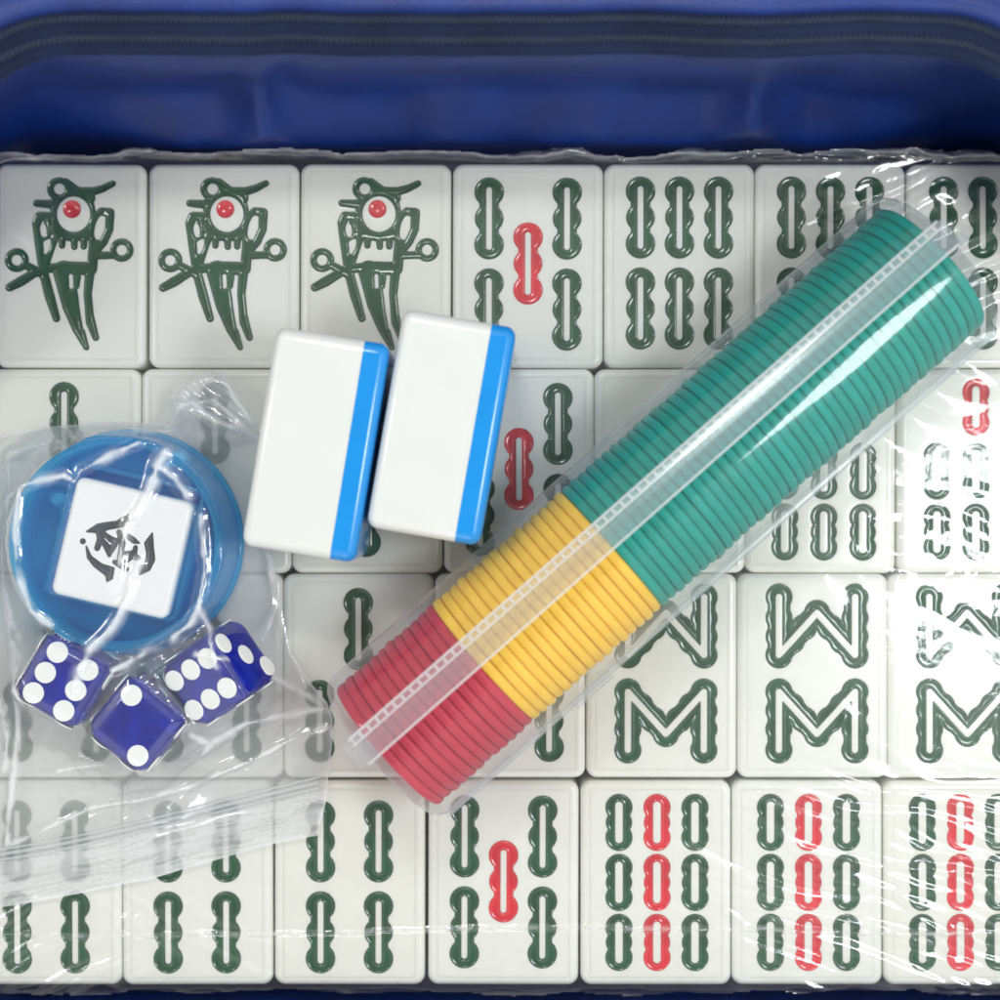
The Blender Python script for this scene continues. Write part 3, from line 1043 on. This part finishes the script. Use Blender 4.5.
# cut ragged border
F = np.maximum.reduce([edge_px - PY, PY - (993.5 + 2 * edge * 0.4), -32 + 4 * (fbm(PY / 30, PY * 0, 7) - .5) - PX + 0.0 * PX, PX - 1064])
drop = smooth(3, -9, PY - edge_px - 3)
Z = Z - 0.04 * drop
EX = np.stack([Z, haze], -1)
def film_mesh():
    ny, nx = F.shape
    ins = F < 0
    full = ins[:-1, :-1] & ins[:-1, 1:] & ins[1:, 1:] & ins[1:, :-1]
    idx = np.arange(nx * ny).reshape(ny, nx)
    q = np.stack([idx[:-1, :-1], idx[:-1, 1:], idx[1:, 1:], idx[1:, :-1]], -1)[full]
    used = np.unique(q)
    remap = np.zeros(nx * ny, int)
    remap[used] = np.arange(len(used))
    q = remap[q]
    co = np.stack([X, Y, Z], -1).reshape(-1, 3)[used].astype(np.float32)
    me = bpy.data.meshes.new('shrink_film')
    me.vertices.add(len(co))
    me.vertices.foreach_set('co', co.ravel())
    me.loops.add(q.size)
    me.loops.foreach_set('vertex_index', q.ravel().astype(np.int32))
    me.polygons.add(len(q))
    me.polygons.foreach_set('loop_start', (np.arange(len(q)) * 4).astype(np.int32))
    me.polygons.foreach_set('loop_total', np.full(len(q), 4, np.int32))
    me.polygons.foreach_set('use_smooth', np.ones(len(q), bool))
    me.update(calc_edges=True)
    me.materials.append(M_FILM)
    at = me.attributes.new('haze', 'FLOAT', 'POINT')
    at.data.foreach_set('value', np.clip(haze.ravel()[used], 0, 0.8).astype(np.float32))
    return me
fo = obj('shrink_wrap', film_mesh())
tag(fo, 'clear shrink film wrapped over the block of tiles, crinkled at its edges', 'plastic film')

# ------------------------------------------------------------------ zip bag
bag = thing('zip_bag', 'small clear zip bag holding the blue holder and three dice', 'plastic bag', (-3.4, -1.4, 0.03))
out_px = [(-24, 428), (0, 436), (45, 427), (130, 422), (168, 425), (171, 404), (182, 390), (216, 371), (226, 374), (258, 423), (262, 447), (257, 500), (262, 525),
          (274, 560), (281, 600), (291, 652), (312, 682), (328, 702), (333, 716), (333, 742), (327, 800), (318, 834), (270, 843), (235, 853), (153, 877),
          (68, 894), (30, 901), (0, 906), (-24, 909)]
h = 0.0175
xs = np.arange(-5.30, -1.55, h)
ys = np.arange(-4.25, 1.42, h)
X, Y = np.meshgrid(xs, ys)
PX, PY = 500 + X * 100, 500 - Y * 100
pts_w = [(x, y) for x, y in out_px]
FO = poly_sdf(PX, PY, pts_w)
FO = FO + 1.2 * (fbm(PX / 16, PY / 16, 201, 2) - 0.5)
base = np.full(X.shape, 0.075)
obst = base.copy()
rr = np.hypot(X - hx, Y - hy)
obst = np.maximum(obst, np.where(rr < 1.03, 0.935, 0))
obst = np.maximum(obst, np.where(rr < 1.12, 0.20, 0))
bq = (X - bx) * math.cos(-BR_ANG) - (Y - by) * math.sin(-BR_ANG), (X - bx) * math.sin(-BR_ANG) + (Y - by) * math.cos(-BR_ANG)
obst = np.maximum(obst, np.where(np.maximum(np.abs(bq[0]), np.abs(bq[1])) < 0.55, 0.945, 0))
for d in [o for o in bpy.data.objects if o.name.split('.')[0] == 'die']:
    Mi = d.matrix_world
    c = Mi.translation
    top = (Mi.to_3x3() @ Vector((0, 0, 1)))
    ux = (Mi.to_3x3() @ Vector((1, 0, 0)))
    uy = (Mi.to_3x3() @ Vector((0, 1, 0)))
    # height of the die's top face plane
    zt = c.z + (DH - top.x * (X - c.x) - top.y * (Y - c.y)) / top.z
    lx = (X - c.x) * ux.x + (Y - c.y) * ux.y + (zt - c.z) * ux.z
    ly = (X - c.x) * uy.x + (Y - c.y) * uy.y + (zt - c.z) * uy.z
    dd = np.maximum(np.abs(lx), np.abs(ly))
    obst = np.maximum(obst, np.where(dd < DH - 0.02, zt + 0.02 - 0.3 * np.clip(dd - DH + 0.12, 0, 1), 0))
inside = FO < -1.0
Hh = np.where(inside, 0.5, base)
Hh = np.maximum(Hh, obst)
for it in range(900):
    L = 0.25 * (np.roll(Hh, 1, 0) + np.roll(Hh, -1, 0) + np.roll(Hh, 1, 1) + np.roll(Hh, -1, 1))
    Hn = np.where(inside, np.maximum(L - 0.00035, obst), base)
    Hh = Hn
Hb = Hh.copy()
hz = np.zeros(X.shape)
glint_haze = np.zeros(X.shape)
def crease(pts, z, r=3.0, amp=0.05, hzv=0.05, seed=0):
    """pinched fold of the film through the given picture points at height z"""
    global Hb, hz, glint_haze
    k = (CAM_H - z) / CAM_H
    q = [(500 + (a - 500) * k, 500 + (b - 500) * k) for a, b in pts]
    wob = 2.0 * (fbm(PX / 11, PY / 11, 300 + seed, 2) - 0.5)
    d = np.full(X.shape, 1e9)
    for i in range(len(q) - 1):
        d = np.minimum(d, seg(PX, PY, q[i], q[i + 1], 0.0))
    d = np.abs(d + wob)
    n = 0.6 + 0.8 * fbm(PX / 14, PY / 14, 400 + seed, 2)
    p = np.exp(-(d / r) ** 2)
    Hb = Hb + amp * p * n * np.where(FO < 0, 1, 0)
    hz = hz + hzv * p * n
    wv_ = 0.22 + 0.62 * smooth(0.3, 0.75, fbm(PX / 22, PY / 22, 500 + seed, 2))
    glint_haze = glint_haze + 0.95 * np.exp(-(d / (wv_ * r)) ** 2) * smooth(0.5, 0.95, n) * smooth(0.22, 0.45, fbm(PX / 30, PY / 30, 600 + seed, 2))  # milky white painted along the fold crests, standing in for bright glints
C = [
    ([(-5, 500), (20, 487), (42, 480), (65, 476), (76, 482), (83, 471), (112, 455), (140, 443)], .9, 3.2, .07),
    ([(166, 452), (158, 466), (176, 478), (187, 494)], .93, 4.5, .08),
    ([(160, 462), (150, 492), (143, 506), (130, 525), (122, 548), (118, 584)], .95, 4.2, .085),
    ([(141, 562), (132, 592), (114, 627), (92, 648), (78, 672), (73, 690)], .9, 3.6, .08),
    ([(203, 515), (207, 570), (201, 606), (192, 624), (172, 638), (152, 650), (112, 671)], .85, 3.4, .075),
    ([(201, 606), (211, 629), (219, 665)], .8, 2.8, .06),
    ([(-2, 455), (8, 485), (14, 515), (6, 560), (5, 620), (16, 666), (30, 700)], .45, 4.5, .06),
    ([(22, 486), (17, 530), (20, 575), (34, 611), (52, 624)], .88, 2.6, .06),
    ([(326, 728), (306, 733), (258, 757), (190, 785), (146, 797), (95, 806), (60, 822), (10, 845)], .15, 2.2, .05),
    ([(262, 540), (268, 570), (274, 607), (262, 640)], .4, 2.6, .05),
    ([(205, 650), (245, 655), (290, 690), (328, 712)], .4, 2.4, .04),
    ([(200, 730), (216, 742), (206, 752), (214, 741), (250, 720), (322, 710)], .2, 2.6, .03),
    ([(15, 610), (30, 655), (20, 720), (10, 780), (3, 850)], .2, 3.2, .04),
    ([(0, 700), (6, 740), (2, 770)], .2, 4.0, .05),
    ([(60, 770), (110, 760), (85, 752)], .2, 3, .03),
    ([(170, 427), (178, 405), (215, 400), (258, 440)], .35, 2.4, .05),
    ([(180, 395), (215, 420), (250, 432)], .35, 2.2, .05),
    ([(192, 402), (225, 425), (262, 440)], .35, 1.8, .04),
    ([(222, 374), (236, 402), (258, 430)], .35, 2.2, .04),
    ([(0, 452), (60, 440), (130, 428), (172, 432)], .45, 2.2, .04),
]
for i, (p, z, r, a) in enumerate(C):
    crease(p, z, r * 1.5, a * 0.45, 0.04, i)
# crinkled loose film
slack = smooth(0.02, 0.25, Hb - obst) * 0.75 + 0.05
Hb = Hb + 0.045 * slack * streaks(PX, PY, -35, 22, 130, 221, 2.6) + 0.03 * slack * streaks(PX, PY, 62, 24, 110, 231, 2.6)
fl = gate(215, 408, 52, 42, seed=21)
Hb = Hb + fl * (0.16 + 0.07 * streaks(PX, PY, 38, 9, 60, 241, 1.5))
hz = hz + fl * 0.22
# mouth of the bag below the zip: fine ribs along it
u = (PX * 0.9815 - (PY - 855) * 0.2130)
vv_ = (PY - 855) * 0.9770 + PX * 0.2130
mouth = smooth(2, 7, vv_)
Hb = Hb + mouth * 0.010 * streaks(PX, PY, -12.3, 4.2, 60, 251, 1.6)
hz = hz + mouth * (0.10 + 0.30 * smooth(0.45, 0.75, streaks(PX, PY, -12.3, 3.4, 45, 261, 1.2)))
hz = hz + 0.10 * smooth(0.4, 0.7, fbm(PX / 45, PY / 45, 271, 3)) + 0.05 * fbm(PX / 12, PY / 12, 281, 2)
rim = np.exp(-(FO / 1.6) ** 2)
hz = hz + 0.35 * rim
low = smooth(735, 800, PY)
hz = hz + 0.10 * low
hz = hz * (0.10 + 0.90 * smooth(0.01, 0.12, Hh - obst + 0.2 * (obst < 0.1)))
Hb = np.maximum(Hb, np.where(FO < 2, obst * 0.98, 0))
hz = hz + glint_haze
v, f = clip_region(FO, xs, ys, True, extra=Hb)
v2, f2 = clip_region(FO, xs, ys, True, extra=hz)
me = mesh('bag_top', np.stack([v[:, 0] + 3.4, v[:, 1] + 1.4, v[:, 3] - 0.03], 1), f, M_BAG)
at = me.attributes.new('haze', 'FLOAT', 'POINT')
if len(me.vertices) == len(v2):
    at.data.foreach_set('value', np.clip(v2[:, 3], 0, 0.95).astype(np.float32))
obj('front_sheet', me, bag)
Zb = 0.034 + 0.010 * fbm(PX / 30, PY / 30, 291, 2)
v, f = clip_region(FO + 0.6, xs[::1], ys, True, extra=Zb)
obj('rear_sheet', mesh('bag_bottom', np.stack([v[:, 0] + 3.4, v[:, 1] + 1.4, v[:, 3] - 0.03], 1), f, M_BAG2), bag)
# the zip: two pressed plastic tracks
for dy, r in ((0, 0.020), (5.5, 0.014), (-5, 0.012)):
    path = []
    for t in np.linspace(0, 1, 60):
        px = -22 + (320 + 22) * t
        py = 858 - 76 * (t ** 1.12) + dy + 1.0 * math.sin(px / 50.0)
        x, y = W(px, py, 0.1)
        j = int(round((y - ys[0]) / h)); i = int(round((x - xs[0]) / h))
        z = Hb[min(max(j, 0), Hb.shape[0] - 1), min(max(i, 0), Hb.shape[1] - 1)]
        path.append((x + 3.4, y + 1.4, max(z, 0.085) - 0.02))
    k = np.array([p[2] for p in path])
    k = np.convolve(np.pad(k, 4, mode='edge'), np.ones(9) / 9, 'valid')
    path = [(p[0], p[1], float(q)) for p, q in zip(path, k)]
    v, f = tube(path, r, 8)
    obj('zip_track', mesh('zip_track', v, f, M_TRACK), bag)

# ------------------------------------------------------------------ the blue case
case = thing('tile_case', 'blue nylon zip case holding the block of tiles', 'case', (0, -0.7, -1.12))
def loop_pts(x0, x1, y0, y1, r, n=26, m=120):
    """rounded rectangle with dense points, starting at the middle of the top side, counter-clockwise"""
    P = []
    def line(a, b, k):
        for t in range(k):
            P.append((a[0] + (b[0] - a[0]) * t / k, a[1] + (b[1] - a[1]) * t / k))
    def arc(cx, cy, a0, k):
        for t in range(k):
            a = math.radians(a0 + 90.0 * t / k)
            P.append((cx + r * math.cos(a), cy + r * math.sin(a)))
    line((x1 - r, y1), (x0 + r, y1), m)
    arc(x0 + r, y1 - r, 90, n)
    line((x0, y1 - r), (x0, y0 + r), m // 2)
    arc(x0 + r, y0 + r, 180, n)
    line((x0 + r, y0), (x1 - r, y0), m)
    arc(x1 - r, y0 + r, 270, n)
    line((x1, y0 + r), (x1, y1 - r), m // 2)
    arc(x1 - r, y1 - r, 0, n)
    return np.array(P)
LO = loop_pts(-5.62, 5.86, -5.06, 3.62, 0.5)
HI = loop_pts(-5.05, 5.05, -5.25, 3.93, 1.55)
def zf(y, x=None):
    left = 0.02 + 0.98 * smooth(0.6, 3.5, y)
    if x is None:
        return left
    right = 0.02 + 0.98 * smooth(2.0, 3.7, y)
    k = smooth(0.5, 3.5, x)
    return left * (1 - k) + right * k
RIM = 2.15
def wallpt(v, lip=0.0):
    """ring of the lining at fraction v of the height"""
    f_ = zf(LO[:, 1], LO[:, 0])
    w = (v ** 1.2)[:, None] * np.ones((1, len(LO))) if False else v ** 0.9 * (0.25 + 0.75 * f_)
    xy = LO * (1 - w[:, None]) + HI * w[:, None]
    z = -1.12 + (RIM * f_ + 1.12 + 0.18) * v
    return xy, z
cen = np.array([0.05, -0.7])
rings = []
VN = 84
ang_s = np.cumsum(np.r_[0, np.hypot(*np.diff(LO, axis=0).T)])
for iv in range(VN + 1):
    v_ = iv / VN
    xy, z = wallpt(v_)
    nrm = xy - cen
    nrm = nrm / np.linalg.norm(nrm, axis=1)[:, None]
    topw = smooth(2.8, 3.4, xy[:, 1])
    nrm = nrm * (1 - topw[:, None]) + np.array([0, 1.0])[None] * topw[:, None]
    bul = 0.24 * math.sin(math.pi * min(1, max(0, (v_ - 0.22) / 0.78))) ** 1.2 * zf(xy[:, 1], xy[:, 0])
    d = bul * (1 - topw * smooth(4.7, 3.1, np.abs(xy[:, 0]))) + 0.07 * (fbm(xy[:, 0] * 0.55 + 20, xy[:, 1] * 0.55 + v_ * 3.0, 11, 3) - 0.5)
    d = d + 0.05 * (fbm(xy[:, 0] * 1.6 + 30 + 2 * v_, xy[:, 1] * 1.6 + v_ * 5.0, 12, 2) - 0.5)
    zfx = 0.42 + 0.35 * (fbm(xy[:, 0] * 0.5 + 9, xy[:, 0] * 0, 23, 2) - 0.5) + 0.12 * (fbm(xy[:, 0] * 2.0, xy[:, 0] * 0, 29, 2) - 0.5)
    for x0, wd, am in ((-2.3, .30, .50), (-0.55, .5, .22), (2.45, .32, .62), (1.0, .6, .15)):
        zfx = zfx + am * np.exp(-np.abs((xy[:, 0] - x0) / wd) ** 1.3)
    yt = 3.57 + 0.44 * smooth(zfx - 0.60, zfx + 0.05, z) - 0.10 * smooth(zfx, 2.4, z)
    fx = topw * smooth(4.7, 3.1, np.abs(xy[:, 0]))
    d = d + (yt - xy[:, 1]) * fx
    for x0, wd, am, lean in ((-2.25, .14, .06, .5), (2.45, .16, .07, -.35), (3.0, .35, -.06, .4), (-2.0, .20, -.07, .5)):
        if True:
            prof = math.exp(-((v_ - 0.66) / 0.20) ** 2)
            d = d - am * prof * np.exp(-((xy[:, 0] - x0 - lean * (v_ - .7)) / wd) ** 2) * topw
    p = xy + nrm * d[:, None]
    rings.append([(a, b + 0.7, c + 1.12) for (a, b), c in zip(p, z)])
# lip that folds inwards at the rim
lastp = np.array(rings[-1])
v, f = loft(rings)
obj('lining', mesh('case_lining', v, [q[::-1] for q in f], M_FAB), case)
flo = [[(a, b + 0.7, 0.004) for a, b in (LO * np.array([1.0, 1.0]))]]
v, f = flo[0], [tuple(range(len(LO)))]
obj('floor', mesh('case_floor', v, f, M_FAB, False), case)
# zipper tape: band that runs outward and up from the rim
c2 = np.array([0.0, -0.6])
def offs(P, d):
    """offset of a ring outward in plan"""
    t = np.roll(P, -1, 0) - np.roll(P, 1, 0)
    t = t / np.linalg.norm(t, axis=1)[:, None]
    n = np.stack([t[:, 1], -t[:, 0]], 1)
    sgn = np.sign(np.sum(n * (P - c2), axis=1))
    return P + n * (sgn * d)[:, None]
xy, z = lastp[:, :2] + np.array([0, -0.7]), lastp[:, 2] - 1.12
wv = 0.008 * (fbm(xy[:, 0] * 2.2 + 40, xy[:, 1] * 2.2 + 40, 19, 3) - 0.5) * 2
tp = []
for d, dz in ((-0.035, -0.03), (-0.045, 0.01), (-0.02, 0.045), (0.03, 0.06), (0.12, 0.085), (0.22, 0.11), (0.31, 0.13)):
    P = offs(xy, d + 0)
    tp.append([(a, b + 0.7, c + 1.12 + dz + w) for (a, b), c, w in zip(P, z, wv)])
v, f = loft(tp)
obj('zipper_tape', mesh('zipper_tape', v, f, M_TAPE), case)
sh = []
for d, dz in ((0.30, 0.125), (0.33, 0.19), (0.40, 0.22), (0.50, 0.20), (0.60, 0.08), (0.66, -0.4), (0.60, -1.6)):
    P = offs(xy, d)
    sh.append([(a, b + 0.7, max(c + 1.12 + dz + 1.5 * w, 0.0)) for (a, b), c, w in zip(P, z, wv)])
v, f = loft(sh)
obj('outer_shell', mesh('outer_shell', v, f, M_FAB), case)
def coil(d, dz, r=0.026):
    P = offs(xy, d)
    seg_l = np.hypot(*np.diff(np.r_[P, P[:1]], axis=0).T)
    s = np.r_[0, np.cumsum(seg_l)]
    Q = np.r_[P, P[:1]]
    zz = np.r_[z + wv, (z + wv)[:1]]
    turns = int(s[-1] / 0.048)
    path = []
    for k in range(turns * 6):
        t = s[-1] * k / (turns * 6)
        x = np.interp(t, s, Q[:, 0]); y = np.interp(t, s, Q[:, 1]); z0 = np.interp(t, s, zz)
        x2 = np.interp((t + 0.02) % s[-1], s, Q[:, 0]); y2 = np.interp((t + 0.02) % s[-1], s, Q[:, 1])
        tx, ty = x2 - x, y2 - y
        l = math.hypot(tx, ty) + 1e-9
        nx_, ny_ = ty / l, -tx / l
        a = 2 * math.pi * k / 6
        path.append((x + nx_ * 0.030 * math.cos(a), y + ny_ * 0.030 * math.cos(a) + 0.7, z0 + 1.12 + dz + 0.02 * math.sin(a)))
    v, f = tube(path, 0.009, 5)
    return mesh('zipper_coil', v, f, M_COIL)
obj('zipper_coil', coil(0.075, 0.105), case)
obj('zipper_coil', coil(0.235, 0.145), case)

# ------------------------------------------------------------------ light, world, camera
def area(name, loc, target, sx, sy, power, color):
    l = bpy.data.lights.new(name, 'AREA')
    l.shape = 'RECTANGLE'
    l.size, l.size_y = sx, sy
    l.energy = power
    l.color = color
    o = bpy.data.objects.new(name, l)
    col.objects.link(o)
    o.location = loc
    d = Vector(target) - Vector(loc)
    o.rotation_euler = d.to_track_quat('-Z', 'Y').to_euler()
    return o
area('window_light', (10.3, -1.1, 18.0), (0.5, 0, 0), 4.4, 4.6, 1620, (0.94, 0.98, 1.0))
area('glint_fill_light', (-2.0, 9.6, 18.0), (0, 0, 0), 3.2, 1.6, 850, (1.0, 0.99, 0.97))  # added softbox out of view, for film streak glints and fill
area('side_light', (-13.0, 3.0, 13.0), (0, 0, 0), 1.4, 3.2, 330, (1.0, 0.99, 0.98))  # lamp added on the left so that bag folds glint
area('back_light', (-2.0, -15.0, 9.0), (0, 0, 0), 4.5, 1.2, 260, (0.95, 0.98, 1.0))

w = bpy.data.worlds.new('World')
scene.world = w
w.use_nodes = True
nt = w.node_tree
bg = nt.nodes.get('Background') or nt.nodes.new('ShaderNodeBackground')
bg.inputs['Color'].default_value = (1.0, 0.985, 0.955, 1)
tcw = nt.nodes.new('ShaderNodeTexCoord')
dp = nt.nodes.new('ShaderNodeVectorMath'); dp.operation = 'DOT_PRODUCT'
dp.inputs[1].default_value = Vector((0.40, -0.20, 0.80)).normalized()
nt.links.new(tcw.outputs['Generated'], dp.inputs[0])
mrw = nt.nodes.new('ShaderNodeMapRange'); mrw.interpolation_type = 'SMOOTHSTEP'
mrw.inputs['From Min'].default_value = 0.1
mrw.inputs['From Max'].default_value = 1.0
mrw.inputs['To Min'].default_value = 0.86
mrw.inputs['To Max'].default_value = 1.06
nt.links.new(dp.outputs['Value'], mrw.inputs['Value'])
sepw = nt.nodes.new('ShaderNodeSeparateXYZ')
nt.links.new(tcw.outputs['Generated'], sepw.inputs[0])
top = nt.nodes.new('ShaderNodeMapRange'); top.interpolation_type = 'SMOOTHSTEP'
top.inputs['From Min'].default_value = 0.84
top.inputs['From Max'].default_value = 0.955
top.inputs['To Min'].default_value = 1.0
top.inputs['To Max'].default_value = 0.16
nt.links.new(sepw.outputs[2], top.inputs['Value'])
mw = nt.nodes.new('ShaderNodeMath'); mw.operation = 'MULTIPLY'
nt.links.new(mrw.outputs['Result'], mw.inputs[0])
nt.links.new(top.outputs['Result'], mw.inputs[1])
nt.links.new(mw.outputs[0], bg.inputs['Strength'])

cam = bpy.data.cameras.new('Camera')
co = bpy.data.objects.new('Camera', cam)
col.objects.link(co)
co.location = (0, 0, CAM_H)
co.rotation_euler = (0, 0, 0)
cam.sensor_width = 36
cam.lens = 36 / (2 * 5.0 / CAM_H)
cam.clip_end = 200
cam.dof.use_dof = True
cam.dof.focus_distance = CAM_H - 0.55
cam.dof.aperture_fstop = cam.lens / 1000.0 / 0.42
cam.dof.aperture_blades = 7
scene.camera = co

scene.view_settings.view_transform = 'Standard'
scene.view_settings.look = 'None'
scene.view_settings.exposure = 0
cy = scene.cycles
cy.max_bounces = 14
cy.transparent_max_bounces = 40
cy.diffuse_bounces = 8
cy.glossy_bounces = 5
cy.transmission_bounces = 8
cy.caustics_reflective = False
cy.caustics_refractive = False
cy.use_denoising = True
cy.use_adaptive_sampling = True
cy.adaptive_threshold = 0.025
cy.sample_clamp_indirect = 6.0
